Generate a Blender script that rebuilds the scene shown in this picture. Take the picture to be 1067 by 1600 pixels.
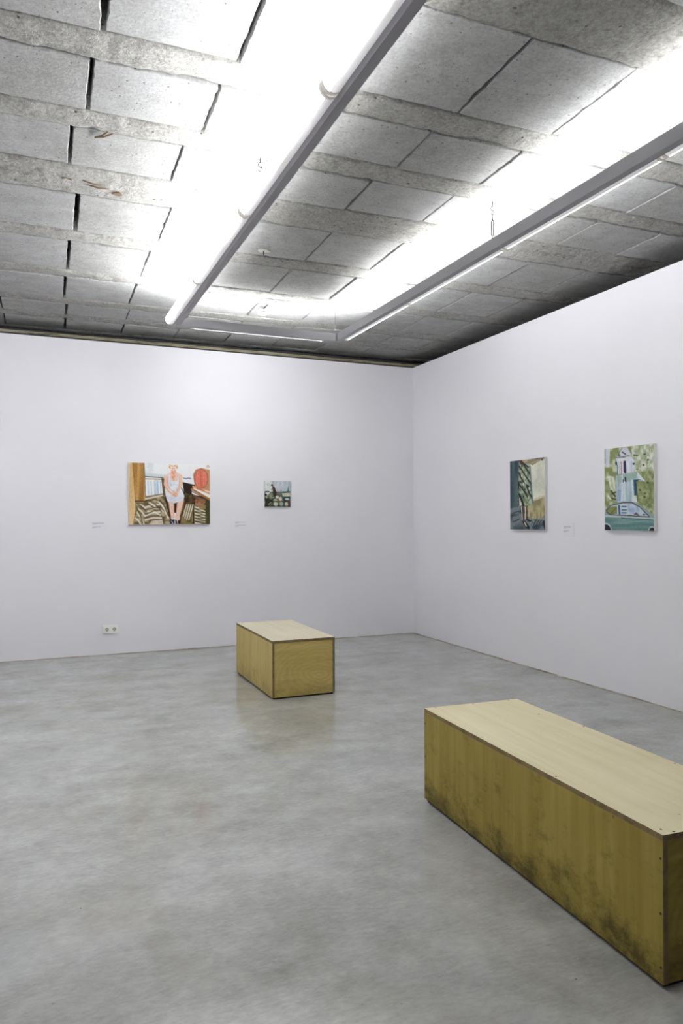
import bpy, bmesh, math, random
import numpy as np
from mathutils import Vector, Matrix, noise

scene = bpy.context.scene
for o in list(bpy.data.objects):
    bpy.data.objects.remove(o, do_unlink=True)
C = scene.collection
PI = math.pi

# ------------------------------------------------------------------ camera
CAM_H = 1.40
FPX = 1152.55
cam = bpy.data.cameras.new('camera')
cam.sensor_fit = 'HORIZONTAL'
cam.sensor_width = 36.0
cam.lens = 36.0 * FPX / 1067.0
cam.shift_y = 11.07 / 1067.0
cam.clip_start = 0.05
cam.clip_end = 100
camo = bpy.data.objects.new('camera', cam)
camo.location = (0, 0, CAM_H)
camo.rotation_euler = (PI / 2, 0.0037, -0.39659)
C.objects.link(camo)
scene.camera = camo

# ------------------------------------------------------------------ world, exposure
world = bpy.data.worlds.new('world')
scene.world = world
world.use_nodes = True
world.node_tree.nodes['Background'].inputs[0].default_value = (0.8, 0.85, 1.0, 1)
world.node_tree.nodes['Background'].inputs[1].default_value = 0.0
vs = scene.view_settings
vs.view_transform = 'Standard'
vs.look = 'None'
vs.gamma = 1.0
vs.exposure = 2.74
vs.use_curve_mapping = False

TUBE_EMIT = {'left': 13.0, 'far': 7.8, 'right': 18.0, 'right_low': 1.3}   #     # round diffusers outside the rails; far one unseen, added to light the back wall
UP_EMIT = 14.0        # strips lying in the open-topped rails

# ------------------------------------------------------------------ dimensions (metres)
BACK_Y, RIGHT_X, WALL_Z, CEIL_Z = 7.995, 4.302, 3.247, 3.387
LEFT_X, REAR_Y = -1.35, -4.2
CEIL_ROT = -0.0170
SLAB_GAP = 0.15            # depth of the blocks and ribs

# ------------------------------------------------------------------ material helpers
def new_mat(name):
    m = bpy.data.materials.new(name)
    m.use_nodes = True
    nt = m.node_tree
    return m, nt, nt.nodes['Principled BSDF']

def N(nt, kind, **kw):
    n = nt.nodes.new(kind)
    for k, v in kw.items():
        if hasattr(n, k):
            setattr(n, k, v)
        else:
            n.inputs[k].default_value = v
    return n

def L(nt, a, b):
    nt.links.new(a, b)

def ramp(nt, fac, stops):
    r = nt.nodes.new('ShaderNodeValToRGB')
    el = r.color_ramp.elements
    while len(el) > 1:
        el.remove(el[-1])
    el[0].position, el[0].color = stops[0][0], tuple(stops[0][1]) + (1,)
    for p, c in stops[1:]:
        e = el.new(p)
        e.color = tuple(c) + (1,)
    L(nt, fac, r.inputs[0])
    return r.outputs[0]

def mix(nt, fac, a, b, mode='MIX'):
    m = nt.nodes.new('ShaderNodeMix')
    m.data_type = 'RGBA'
    m.blend_type = mode
    for sock, v in ((0, fac), (6, a), (7, b)):
        if hasattr(v, 'is_linked'):
            L(nt, v, m.inputs[sock])
        else:
            m.inputs[sock].default_value = v if sock == 0 else tuple(v) + (1,)
    return m.outputs[2]

def math_node(nt, op, a, b=0.0, c=0.0):
    m = nt.nodes.new('ShaderNodeMath')
    m.operation = op
    for i, v in enumerate((a, b, c)):
        if hasattr(v, 'is_linked'):
            L(nt, v, m.inputs[i])
        else:
            m.inputs[i].default_value = v
    return m.outputs[0]

def coords(nt, scale=(1, 1, 1), rnd=False, loc=(0, 0, 0)):
    tc = nt.nodes.new('ShaderNodeTexCoord')
    mp = nt.nodes.new('ShaderNodeMapping')
    mp.inputs['Scale'].default_value = scale
    mp.inputs['Location'].default_value = loc
    L(nt, tc.outputs['Object'], mp.inputs[0])
    if not rnd:
        return mp.outputs[0]
    oi = nt.nodes.new('ShaderNodeObjectInfo')
    add = nt.nodes.new('ShaderNodeVectorMath')
    add.operation = 'MULTIPLY_ADD'
    cmb = nt.nodes.new('ShaderNodeCombineXYZ')
    for i in range(3):
        L(nt, oi.outputs['Random'], cmb.inputs[i])
    L(nt, cmb.outputs[0], add.inputs[0])
    add.inputs[1].default_value = (37, 53, 71)
    L(nt, mp.outputs[0], add.inputs[2])
    return add.outputs[0]

def noise_tex(nt, vec, scale, detail=4, rough=0.55, dist=0.0):
    n = nt.nodes.new('ShaderNodeTexNoise')
    n.inputs['Scale'].default_value = scale
    n.inputs['Detail'].default_value = detail
    n.inputs['Roughness'].default_value = rough
    n.inputs['Distortion'].default_value = dist
    L(nt, vec, n.inputs['Vector'])
    return n.outputs['Fac']

def voronoi(nt, vec, scale, rnd=1.0):
    n = nt.nodes.new('ShaderNodeTexVoronoi')
    n.inputs['Scale'].default_value = scale
    n.inputs['Randomness'].default_value = rnd
    L(nt, vec, n.inputs['Vector'])
    return n.outputs['Distance']

def bump(nt, bsdf, height, strength, dist=0.01):
    b = nt.nodes.new('ShaderNodeBump')
    b.inputs['Strength'].default_value = strength
    b.inputs['Distance'].default_value = dist
    L(nt, height, b.inputs['Height'])
    L(nt, b.outputs[0], bsdf.inputs['Normal'])

def plain(name, col, rough=0.5, metal=0.0, spec=0.5):
    m, nt, b = new_mat(name)
    b.inputs['Base Color'].default_value = tuple(col) + (1,)
    b.inputs['Roughness'].default_value = rough
    b.inputs['Metallic'].default_value = metal
    b.inputs['Specular IOR Level'].default_value = spec
    return m

def emitter(name, col, strength):
    m = bpy.data.materials.new(name)
    m.use_nodes = True
    nt = m.node_tree
    nt.nodes.remove(nt.nodes['Principled BSDF'])
    e = nt.nodes.new('ShaderNodeEmission')
    e.inputs[0].default_value = tuple(col) + (1,)
    e.inputs[1].default_value = strength
    L(nt, e.outputs[0], nt.nodes['Material Output'].inputs[0])
    return m

def glowing(name, col, rough, ecol, strength):
    m = plain(name, col, rough)
    b = m.node_tree.nodes['Principled BSDF']
    b.inputs['Emission Color'].default_value = tuple(ecol) + (1,)
    b.inputs['Emission Strength'].default_value = strength
    return m

# ------------------------------------------------------------------ materials
def mat_wall():
    m, nt, b = new_mat('wall_paint')
    v = coords(nt)
    n1 = noise_tex(nt, v, 0.9, 3)
    c = ramp(nt, n1, [(0.3, (0.87, 0.862, 0.90)), (0.7, (0.90, 0.892, 0.93))])
    # faint vertical roller streaks
    v2 = coords(nt, (6, 6, 0.5))
    n2 = noise_tex(nt, v2, 1.2, 3)
    c = mix(nt, ramp(nt, n2, [(0.52, (0, 0, 0)), (0.75, (0.10, 0.10, 0.10))]), c, (0.92, 0.912, 0.945))
    L(nt, c, b.inputs['Base Color'])
    b.inputs['Roughness'].default_value = 0.75
    b.inputs['Specular IOR Level'].default_value = 0.25
    bump(nt, b, noise_tex(nt, v, 140, 3), 0.12, 0.002)
    return m

def mat_floor():
    m, nt, b = new_mat('polished_concrete')
    v = coords(nt)
    big = noise_tex(nt, v, 0.6, 4, 0.55, 0.4)
    mid = noise_tex(nt, coords(nt, (1, 1.5, 1)), 2.0, 8, 0.62, 0.15)
    fine = noise_tex(nt, coords(nt, (1, 2.5, 1)), 26, 6, 0.75)
    c = ramp(nt, big, [(0.30, (0.30, 0.30, 0.28)), (0.5, (0.385, 0.39, 0.37)), (0.70, (0.46, 0.465, 0.45))])
    c = mix(nt, 0.55, c, ramp(nt, mid, [(0.30, (0.17, 0.165, 0.145)), (0.5, (0.39, 0.395, 0.37)), (0.70, (0.60, 0.61, 0.59))]))
    med = noise_tex(nt, v, 7.5, 7, 0.7, 0.2)
    c = mix(nt, 0.22, c, ramp(nt, med, [(0.32, (0.15, 0.145, 0.13)), (0.5, (0.40, 0.405, 0.38)), (0.68, (0.66, 0.67, 0.65))]))
    c = mix(nt, 0.20, c, ramp(nt, fine, [(0.3, (0.12, 0.12, 0.11)), (0.7, (0.65, 0.65, 0.64))]))
    # warm and cool stains
    st = noise_tex(nt, coords(nt, (1, 1, 1), loc=(7, 3, 0)), 1.3, 6, 0.65, 0.3)
    c = mix(nt, ramp(nt, st, [(0.52, (0, 0, 0)), (0.70, (0.40, 0.40, 0.40))]), c, (0.32, 0.29, 0.24))
    st2 = noise_tex(nt, coords(nt, (1, 1, 1), loc=(1, 13, 0)), 0.9, 6, 0.65, 0.3)
    c = mix(nt, ramp(nt, st2, [(0.52, (0, 0, 0)), (0.70, (0.40, 0.40, 0.40))]), c, (0.40, 0.41, 0.435))
    # small dark specks, short scratches
    sp = voronoi(nt, v, 5.5)
    c = mix(nt, ramp(nt, sp, [(0.012, (0.75, 0.75, 0.75)), (0.03, (0, 0, 0))]), c, (0.06, 0.055, 0.05))
    sp2 = voronoi(nt, v, 22)
    g2 = ramp(nt, noise_tex(nt, v, 1.7, 3), [(0.52, (0, 0, 0)), (0.62, (0.55, 0.55, 0.55))])
    c = mix(nt, mix(nt, 1.0, ramp(nt, sp2, [(0.03, (1, 1, 1)), (0.09, (0, 0, 0))]), g2, 'MULTIPLY'), c, (0.12, 0.115, 0.10))
    sc = voronoi(nt, coords(nt, (3.0, 26, 1), loc=(0.3, 0.7, 0)), 0.5)
    c = mix(nt, ramp(nt, sc, [(0.015, (0.5, 0.5, 0.5)), (0.045, (0, 0, 0))]), c, (0.10, 0.095, 0.085))
    L(nt, c, b.inputs['Base Color'])
    b.inputs['Roughness'].default_value = 0.13
    b.inputs['Specular IOR Level'].default_value = 0.5
    return m

def mat_tile():
    m, nt, b = new_mat('concrete_block')
    v = coords(nt, rnd=True)
    big = noise_tex(nt, v, 3.0, 5, 0.6)
    c = ramp(nt, big, [(0.30, (0.28, 0.28, 0.27)), (0.5, (0.35, 0.35, 0.345)), (0.72, (0.41, 0.41, 0.41))])
    streak = noise_tex(nt, coords(nt, (2.0, 26, 1), rnd=True), 1.0, 4, 0.6)
    c = mix(nt, 0.30, c, ramp(nt, streak, [(0.3, (0.24, 0.24, 0.23)), (0.7, (0.44, 0.44, 0.44))]))
    oi = nt.nodes.new('ShaderNodeObjectInfo')
    tint = ramp(nt, oi.outputs['Random'], [(0.0, (0.77, 0.77, 0.74)), (0.35, (0.85, 0.845, 0.825)), (0.7, (0.92, 0.92, 0.92)), (1.0, (1.0, 1.0, 1.01))])
    c = mix(nt, 1.0, c, tint, 'MULTIPLY')
    grit = noise_tex(nt, v, 70, 6, 0.75)
    c = mix(nt, 0.30, c, ramp(nt, grit, [(0.34, (0.09, 0.088, 0.078)), (0.5, (0.35, 0.35, 0.34)), (0.66, (0.60, 0.60, 0.59))]))
    blot = noise_tex(nt, v, 9, 5, 0.7)
    c = mix(nt, 0.18, c, ramp(nt, blot, [(0.32, (0.12, 0.117, 0.10)), (0.5, (0.35, 0.35, 0.34)), (0.7, (0.55, 0.55, 0.55))]))
    # air-bubble pores: two scales of pits
    p1 = voronoi(nt, v, 19)
    pm1 = ramp(nt, p1, [(0.06, (1, 1, 1)), (0.13, (0, 0, 0))])
    p2 = voronoi(nt, v, 42)
    gate = ramp(nt, noise_tex(nt, v, 6, 2), [(0.5, (0, 0, 0)), (0.62, (1, 1, 1))])
    pm2 = mix(nt, 1.0, ramp(nt, p2, [(0.08, (1, 1, 1)), (0.17, (0, 0, 0))]), gate, 'MULTIPLY')
    pits = mix(nt, 1.0, pm1, pm2, 'LIGHTEN')
    c = mix(nt, mix(nt, 1.0, pits, (0.75, 0.75, 0.75), 'MULTIPLY'), c, (0.10, 0.095, 0.085))
    L(nt, c, b.inputs['Base Color'])
    b.inputs['Roughness'].default_value = 0.9
    b.inputs['Specular IOR Level'].default_value = 0.2
    fine = noise_tex(nt, v, 55, 5, 0.7)
    h = math_node(nt, 'SUBTRACT', fine, math_node(nt, 'MULTIPLY', pits, 1.2))
    bump(nt, b, h, 0.5, 0.004)
    return m

def mat_rib():
    m, nt, b = new_mat('rough_cast_concrete')
    v = coords(nt)
    big = noise_tex(nt, v, 2.4, 6, 0.65)
    c = ramp(nt, big, [(0.28, (0.17, 0.163, 0.145)), (0.44, (0.31, 0.302, 0.28)), (0.66, (0.44, 0.432, 0.41))])
    mid = noise_tex(nt, v, 16, 6, 0.7)
    c = mix(nt, 0.5, c, ramp(nt, mid, [(0.32, (0.085, 0.08, 0.06)), (0.46, (0.31, 0.305, 0.28)), (0.70, (0.50, 0.495, 0.465))]))
    gr = noise_tex(nt, v, 55, 6, 0.8)
    c = mix(nt, 0.45, c, ramp(nt, gr, [(0.33, (0.05, 0.047, 0.038)), (0.5, (0.31, 0.303, 0.285)), (0.67, (0.58, 0.57, 0.55))]))
    p = voronoi(nt, v, 14)
    pm = ramp(nt, p, [(0.05, (1, 1, 1)), (0.13, (0, 0, 0))])
    gate = ramp(nt, noise_tex(nt, v, 2.5, 2), [(0.42, (0, 0, 0)), (0.55, (0.85, 0.85, 0.85))])
    pm = mix(nt, 1.0, pm, gate, 'MULTIPLY')
    c = mix(nt, pm, c, (0.10, 0.095, 0.08))
    L(nt, c, b.inputs['Base Color'])
    b.inputs['Roughness'].default_value = 0.95
    b.inputs['Specular IOR Level'].default_value = 0.15
    h = math_node(nt, 'SUBTRACT', noise_tex(nt, v, 30, 6, 0.75), pm)
    bump(nt, b, h, 1.0, 0.014)
    return m

def mat_ply(name, base, dark, light, axis, dirt=0.0, rings=False):
    """birch plywood face; axis = direction of the grain in object space"""
    m, nt, b = new_mat(name)
    sc = {'x': (1.2, 22, 22), 'y': (22, 1.2, 22), 'z': (22, 22, 1.2)}[axis]
    v = coords(nt, rnd=False)
    g = noise_tex(nt, coords(nt, sc), 1.0, 5, 0.6, 0.3)
    c = ramp(nt, g, [(0.30, dark), (0.5, base), (0.70, light)])
    big = noise_tex(nt, v, 3.0, 4, 0.55, 0.5)
    c = mix(nt, 0.35, c, ramp(nt, big, [(0.3, dark), (0.7, light)]))
    if rings:
        w = nt.nodes.new('ShaderNodeTexWave')
        w.wave_type = 'RINGS'
        w.rings_direction = 'Y'
        w.inputs['Scale'].default_value = 4.0
        w.inputs['Distortion'].default_value = 11.0
        w.inputs['Detail'].default_value = 2.5
        w.inputs['Detail Scale'].default_value = 0.8
        L(nt, coords(nt, (1.6, 1.0, 2.6), loc=(-0.62, 0, -0.42)), w.inputs['Vector'])
        c = mix(nt, ramp(nt, w.outputs['Fac'], [(0.35, (0, 0, 0)), (0.95, (0.38, 0.38, 0.38))]), c, dark)
    # knots and pores
    kn = voronoi(nt, v, 6.0)
    c = mix(nt, ramp(nt, kn, [(0.015, (0.8, 0.8, 0.8)), (0.05, (0, 0, 0))]), c, tuple(x * 0.3 for x in dark))
    if dirt > 0:
        # kick marks and scuffs: blotches that thin out with height
        tc = nt.nodes.new('ShaderNodeTexCoord')
        sx = nt.nodes.new('ShaderNodeSeparateXYZ')
        L(nt, tc.outputs['Object'], sx.inputs[0])
        hgt = ramp(nt, sx.outputs['Z'], [(0.0, (0.25, 0.25, 0.25)), (0.16, (0.06, 0.06, 0.06)), (0.40, (0, 0, 0))])
        d1 = noise_tex(nt, coords(nt, (1.0, 1.3, 1.8)), 5.5, 8, 0.78, 0.1)
        dm = math_node(nt, 'ADD', d1, hgt)
        c = mix(nt, ramp(nt, dm, [(0.56, (0, 0, 0)), (0.80, (dirt, dirt, dirt))]), c, tuple(x * 0.22 for x in dark))
        sv = voronoi(nt, coords(nt, (10, 10, 2.2)), 1.0)
        c = mix(nt, ramp(nt, sv, [(0.025, (0.5, 0.5, 0.5)), (0.07, (0, 0, 0))]), c, tuple(x * 0.35 for x in dark))
    L(nt, c, b.inputs['Base Color'])
    b.inputs['Roughness'].default_value = 0.55
    b.inputs['Specular IOR Level'].default_value = 0.3
    bump(nt, b, g, 0.08, 0.002)
    return m

def mat_ply_edge(name, axis, period=0.0042):
    """edge of plywood: thin alternating veneers stacked along an axis"""
    m, nt, b = new_mat(name)
    tc = nt.nodes.new('ShaderNodeTexCoord')
    sx = nt.nodes.new('ShaderNodeSeparateXYZ')
    L(nt, tc.outputs['Object'], sx.inputs[0])
    s = math_node(nt, 'FRACT', math_node(nt, 'DIVIDE', sx.outputs[axis], period))
    c = ramp(nt, s, [(0.0, (0.34, 0.24, 0.10)), (0.45, (0.34, 0.24, 0.10)), (0.55, (0.16, 0.105, 0.045)), (1.0, (0.16, 0.105, 0.045))])
    n = noise_tex(nt, coords(nt), 12, 4, 0.7)
    c = mix(nt, ramp(nt, n, [(0.45, (0, 0, 0)), (0.7, (0.7, 0.7, 0.7))]), c, (0.06, 0.04, 0.02))
    L(nt, c, b.inputs['Base Color'])
    b.inputs['Roughness'].default_value = 0.8
    return m

def mat_paint():
    m, nt, b = new_mat('oil_paint')
    a = nt.nodes.new('ShaderNodeAttribute')
    a.attribute_name = 'paint'
    L(nt, a.outputs['Color'], b.inputs['Base Color'])
    b.inputs['Roughness'].default_value = 0.45
    b.inputs['Specular IOR Level'].default_value = 0.3
    bump(nt, b, noise_tex(nt, coords(nt), 90, 4, 0.7), 0.15, 0.002)
    return m

def mat_plaster():
    m, nt, b = new_mat('yellowed_plaster')
    v = coords(nt, (1, 1, 6))
    n = noise_tex(nt, v, 5, 6, 0.7)
    c = ramp(nt, n, [(0.30, (0.10, 0.09, 0.06)), (0.42, (0.42, 0.37, 0.22)), (0.6, (0.60, 0.54, 0.36)), (0.8, (0.66, 0.62, 0.5))])
    L(nt, c, b.inputs['Base Color'])
    b.inputs['Roughness'].default_value = 0.9
    bump(nt, b, n, 0.6, 0.01)
    return m

def mat_grime():
    m, nt, b = new_mat('floor_joint_filler')
    n = noise_tex(nt, coords(nt), 4, 5, 0.7)
    c = ramp(nt, n, [(0.35, (0.22, 0.18, 0.125)), (0.5, (0.36, 0.31, 0.235)), (0.62, (0.55, 0.52, 0.48))])
    L(nt, c, b.inputs['Base Color'])
    b.inputs['Roughness'].default_value = 0.9
    return m

M = {
    'wall': mat_wall(), 'floor': mat_floor(), 'tile': mat_tile(), 'rib': mat_rib(),
    'slab': plain('dark_cavity_concrete', (0.07, 0.068, 0.062), 0.95, 0, 0.1),
    'plaster': mat_plaster(), 'grime': mat_grime(), 'paint': mat_paint(),
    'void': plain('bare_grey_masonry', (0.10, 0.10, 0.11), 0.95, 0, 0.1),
    'rail': plain('grey_powder_coated_metal', (0.33, 0.325, 0.345), 0.45, 0.0, 0.4),
    'rail_in': plain('white_reflector', (0.85, 0.85, 0.85), 0.5),
    'tube_body': glowing('opal_plastic_shell', (0.78, 0.78, 0.79), 0.35, (1.0, 0.99, 1.0), 0.05),
    'cap': glowing('beige_end_cap', (0.66, 0.63, 0.57), 0.5, (1.0, 0.95, 0.87), 0.02),
    'glow_left': emitter('lit_diffuser_left', (0.97, 0.98, 1.0), TUBE_EMIT['left']),
    'glow_far_added': emitter('added_diffuser_far', (0.97, 0.98, 1.0), TUBE_EMIT['far']),
    'glow_right_low': emitter('lit_diffuser_right_low', (0.97, 0.98, 1.0), TUBE_EMIT['right_low']),
    'glow_right': emitter('lit_diffuser_right', (0.97, 0.98, 1.0), TUBE_EMIT['right']),
    'uplight': emitter('lit_strip', (0.97, 0.985, 1.0), UP_EMIT),
    'steel': plain('dull_galvanised_steel', (0.045, 0.045, 0.043), 0.7, 0.0, 0.2),
    'rust': plain('rusty_steel', (0.13, 0.085, 0.05), 0.9),
    'black': plain('black_metal', (0.012, 0.012, 0.014), 0.5),
    'white_plastic': plain('white_plastic', (0.96, 0.96, 0.925), 0.3),
    'plastic_dark': plain('dark_socket_slot', (0.03, 0.03, 0.03), 0.6),
    'plastic_well': plain('grey_white_socket_well', (0.52, 0.52, 0.49), 0.4),
    'canvas': plain('primed_canvas', (0.82, 0.82, 0.80), 0.8, 0, 0.2),
    'paper': plain('pale_label_card', (0.865, 0.86, 0.905), 0.6, 0, 0.3),
    'print': plain('grey_print', (0.42, 0.42, 0.45), 0.8),
    'screw': plain('dark_screw_head', (0.03, 0.027, 0.025), 0.5, 0.5),
    'plinth': plain('black_base', (0.008, 0.008, 0.008), 0.9, 0, 0.1),
    'spot': plain('pale_filler_patch', (0.58, 0.56, 0.50), 0.9),
}
PB, PD, PL = (0.78, 0.70, 0.455), (0.71, 0.615, 0.37), (0.83, 0.765, 0.53)  # bench top: same birch, the light falling on it put into the colour
SB, SD, SL = (0.35, 0.262, 0.048), (0.265, 0.186, 0.026), (0.415, 0.325, 0.076)  # sides and ends: yellower veneer, also darkened in colour as shaded faces
M['ply_top'] = mat_ply('birch_plywood_top_lit', PB, PD, PL, 'y', dirt=0.0)
M['ply_side'] = mat_ply('birch_plywood_side_shaded', SB, SD, SL, 'z', dirt=0.85)
M['ply_end'] = mat_ply('birch_plywood_end_shaded', SB, SD, SL, 'x', dirt=0.7, rings=True)
FB, FD, FL = (0.61, 0.465, 0.15), (0.49, 0.355, 0.095), (0.67, 0.54, 0.21)  # paler far bench; its upright faces keep their shade in the colour too
M['ply_top_pale'] = mat_ply('birch_plywood_top_pale_lit', (0.72, 0.66, 0.49), (0.64, 0.57, 0.40), (0.78, 0.73, 0.57), 'y')  # far top lightened in colour for the light from above
M['ply_side_pale'] = mat_ply('birch_plywood_side_pale_shaded', FB, FD, FL, 'z', dirt=0.35)
M['ply_end_pale'] = mat_ply('birch_plywood_end_pale_shaded', FB, FD, FL, 'x', dirt=0.35, rings=True)
M['ply_edge_z'] = mat_ply_edge('plywood_edge_horizontal', 2)
M['ply_edge_x'] = mat_ply_edge('plywood_edge_vertical', 0)

# ------------------------------------------------------------------ mesh helpers
def add_box(bm, x0, x1, y0, y1, z0, z1, mi=0):
    vs_ = [bm.verts.new(p) for p in ((x0, y0, z0), (x1, y0, z0), (x1, y1, z0), (x0, y1, z0),
                                     (x0, y0, z1), (x1, y0, z1), (x1, y1, z1), (x0, y1, z1))]
    fs = []
    for idx in ((3, 2, 1, 0), (4, 5, 6, 7), (0, 1, 5, 4), (1, 2, 6, 5), (2, 3, 7, 6), (3, 0, 4, 7)):
        f = bm.faces.new([vs_[i] for i in idx])
        f.material_index = mi
        fs.append(f)
    return fs            # bottom, top, front(-y), right(+x), back(+y), left(-x)

def bevel_all(bm, w, seg=1):
    bmesh.ops.bevel(bm, geom=list(bm.edges), offset=w, segments=seg, affect='EDGES', clamp_overlap=True)

def add_tube(bm, pts, r, n=8, mi=0):
    """round bar along a polyline, capped"""
    pts = [Vector(p) for p in pts]
    rings = []
    for i, p in enumerate(pts):
        t = (pts[min(i + 1, len(pts) - 1)] - pts[max(i - 1, 0)]).normalized()
        a = Vector((0, 0, 1)) if abs(t.z) < 0.9 else Vector((1, 0, 0))
        u = t.cross(a).normalized()
        w = t.cross(u).normalized()
        rings.append([bm.verts.new(p + r * (math.cos(2 * PI * k / n) * u + math.sin(2 * PI * k / n) * w)) for k in range(n)])
    for a, b_ in zip(rings, rings[1:]):
        for k in range(n):
            f = bm.faces.new((a[k], a[(k + 1) % n], b_[(k + 1) % n], b_[k]))
            f.smooth = True
            f.material_index = mi
    bm.faces.new(rings[0][::-1]).material_index = mi
    bm.faces.new(rings[-1]).material_index = mi

def obj(name, bm, mats, parent=None, recalc=True):
    me = bpy.data.meshes.new(name)
    if recalc:
        bmesh.ops.recalc_face_normals(bm, faces=list(bm.faces))
    bm.to_mesh(me)
    bm.free()
    for mm in (mats if isinstance(mats, (list, tuple)) else [mats]):
        me.materials.append(M[mm] if isinstance(mm, str) else mm)
    o = bpy.data.objects.new(name, me)
    C.objects.link(o)
    if parent:
        o.parent = parent
    return o

def box_obj(name, ext, mat, parent=None, bev=0.0, seg=1):
    bm = bmesh.new()
    add_box(bm, *ext)
    if bev:
        bevel_all(bm, bev, seg)
    return obj(name, bm, mat, parent)

def share(name, me, parent, loc, rz=0.0):
    o = bpy.data.objects.new(name, me)
    C.objects.link(o)
    o.parent = parent
    o.location = loc
    o.rotation_euler = (0, 0, rz)
    return o

def thing(name, label, cat, loc=(0, 0, 0), rz=0.0, group=None):
    o = bpy.data.objects.new(name, None)
    o.empty_display_size = 0.1
    C.objects.link(o)
    o.location = loc
    o.rotation_euler = (0, 0, rz)
    o['label'] = label
    o['category'] = cat
    if group:
        o['group'] = group
    return o

def struct(o, label=None):
    o['kind'] = 'structure'
    if label:
        o['label'] = label
    return o

rng = random.Random(7)

# ------------------------------------------------------------------ the room shell
struct(box_obj('floor', (LEFT_X - 0.3, RIGHT_X + 0.8, REAR_Y - 0.3, BACK_Y + 0.9, -0.2, 0.0), 'floor'),
       'grey polished concrete floor with cloudy mottling')
struct(box_obj('wall_back', (LEFT_X - 0.3, RIGHT_X, BACK_Y, BACK_Y + 0.10, 0.0, WALL_Z), 'wall'),
       'white painted back wall ending just below the ceiling')
struct(box_obj('wall_right', (RIGHT_X, RIGHT_X + 0.10, REAR_Y, BACK_Y + 0.10, 0.0, WALL_Z), 'wall'),
       'white painted right wall ending just below the ceiling')
struct(box_obj('wall_left', (LEFT_X - 0.10, LEFT_X, REAR_Y, BACK_Y, 0.0, CEIL_Z), 'wall'),
       'white painted left wall outside the picture')
struct(box_obj('wall_rear', (LEFT_X, RIGHT_X, REAR_Y - 0.10, REAR_Y, 0.0, CEIL_Z), 'wall'),
       'white painted wall behind the viewer')
# the older masonry that shows through the slot above the two partition walls
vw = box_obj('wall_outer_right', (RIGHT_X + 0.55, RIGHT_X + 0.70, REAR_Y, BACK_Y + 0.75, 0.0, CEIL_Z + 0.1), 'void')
struct(vw, 'dark old masonry behind the right partition')
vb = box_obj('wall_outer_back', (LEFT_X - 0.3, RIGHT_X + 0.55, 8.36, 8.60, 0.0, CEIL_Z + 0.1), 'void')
struct(vb, 'dark old masonry behind the back partition')

def ragged_strip(name, x0, x1, y0, y1, z0, z1, mat, parent, amp=0.006, step=0.06, seed=0):
    """long bar along x whose lower and upper front edges wander"""
    bm = bmesh.new()
    n = int((x1 - x0) / step)
    rows = []
    for i in range(n + 1):
        x = x0 + (x1 - x0) * i / n
        a = noise.noise(Vector((x * 3.1 + seed, 0.3, seed))) * amp + noise.noise(Vector((x * 11 + seed, 2.3, seed))) * amp * 0.6
        c_ = noise.noise(Vector((x * 3.7 + seed, 7.3, seed))) * amp + noise.noise(Vector((x * 13 + seed, 5.3, seed))) * amp * 0.6
        rows.append([bm.verts.new(p) for p in ((x, y0, z0 + a), (x, y0, z1 + c_), (x, y1, z1), (x, y1, z0))])
    for p, q_ in zip(rows, rows[1:]):
        for k in range(4):
            bm.faces.new((p[k], p[(k + 1) % 4], q_[(k + 1) % 4], q_[k]))
    bm.faces.new(rows[0])
    bm.faces.new(rows[-1][::-1])
    return obj(name, bm, mat, parent)

ragged_strip('plaster_band', LEFT_X, RIGHT_X + 0.5, 8.325, 8.36, 3.338, 3.366, 'plaster', vb, 0.005, 0.05, 3)
ragged_strip('metal_channel', LEFT_X, RIGHT_X + 0.5, 8.29, 8.36, 3.316, 3.330, 'void', vb, 0.0005, 0.3, 1)

# thin dirty filler line where walls meet the floor
def joint_line(name, p0, p1, nrm, seed):
    bm = bmesh.new()
    p0, p1, nrm = Vector(p0), Vector(p1), Vector(nrm)
    n = int((p1 - p0).length / 0.05)
    rows = []
    for i in range(n + 1):
        p = p0.lerp(p1, i / n)
        h = 0.006 + 0.007 * max(0, noise.noise(p * 2.3 + Vector((seed, 0, 0)))) + 0.004 * abs(noise.noise(p * 9))
        w = 0.005 + 0.012 * max(0, noise.noise(p * 1.7 + Vector((seed, 5, 0)))) + 0.004 * abs(noise.noise(p * 8))
        rows.append([bm.verts.new(q_) for q_ in (p, p + nrm * w, p + nrm * 0.003 + Vector((0, 0, h)), p + Vector((0, 0, h)))])
    for a, b_ in zip(rows, rows[1:]):
        for k in range(4):
            bm.faces.new((a[k], a[(k + 1) % 4], b_[(k + 1) % 4], b_[k]))
    bm.faces.new(rows[0])
    bm.faces.new(rows[-1][::-1])
    return struct(obj(name, bm, 'grime'), 'thin brownish filler line between wall and floor')
joint_line('baseboard_back', (LEFT_X, BACK_Y, 0), (RIGHT_X, BACK_Y, 0), (0, -1, 0), 2)
joint_line('baseboard_right', (RIGHT_X, REAR_Y, 0), (RIGHT_X, BACK_Y, 0), (-1, 0, 0), 9)

# ------------------------------------------------------------------ the ceiling: ribs and infill blocks
ceiling = struct(box_obj('ceiling', (LEFT_X - 1.0, RIGHT_X + 1.2, -6.0, BACK_Y + 1.6, CEIL_Z + SLAB_GAP, CEIL_Z + 0.30), 'slab'),
                 'raw concrete rib-and-block ceiling')
ceiling.rotation_euler = (0, 0, CEIL_ROT)
# part of the ceiling behind the viewer, plain underside
ru = box_obj('underside', (LEFT_X - 1.0, RIGHT_X + 1.2, -6.0, 0.30, CEIL_Z, CEIL_Z + SLAB_GAP), 'tile', ceiling)

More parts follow.
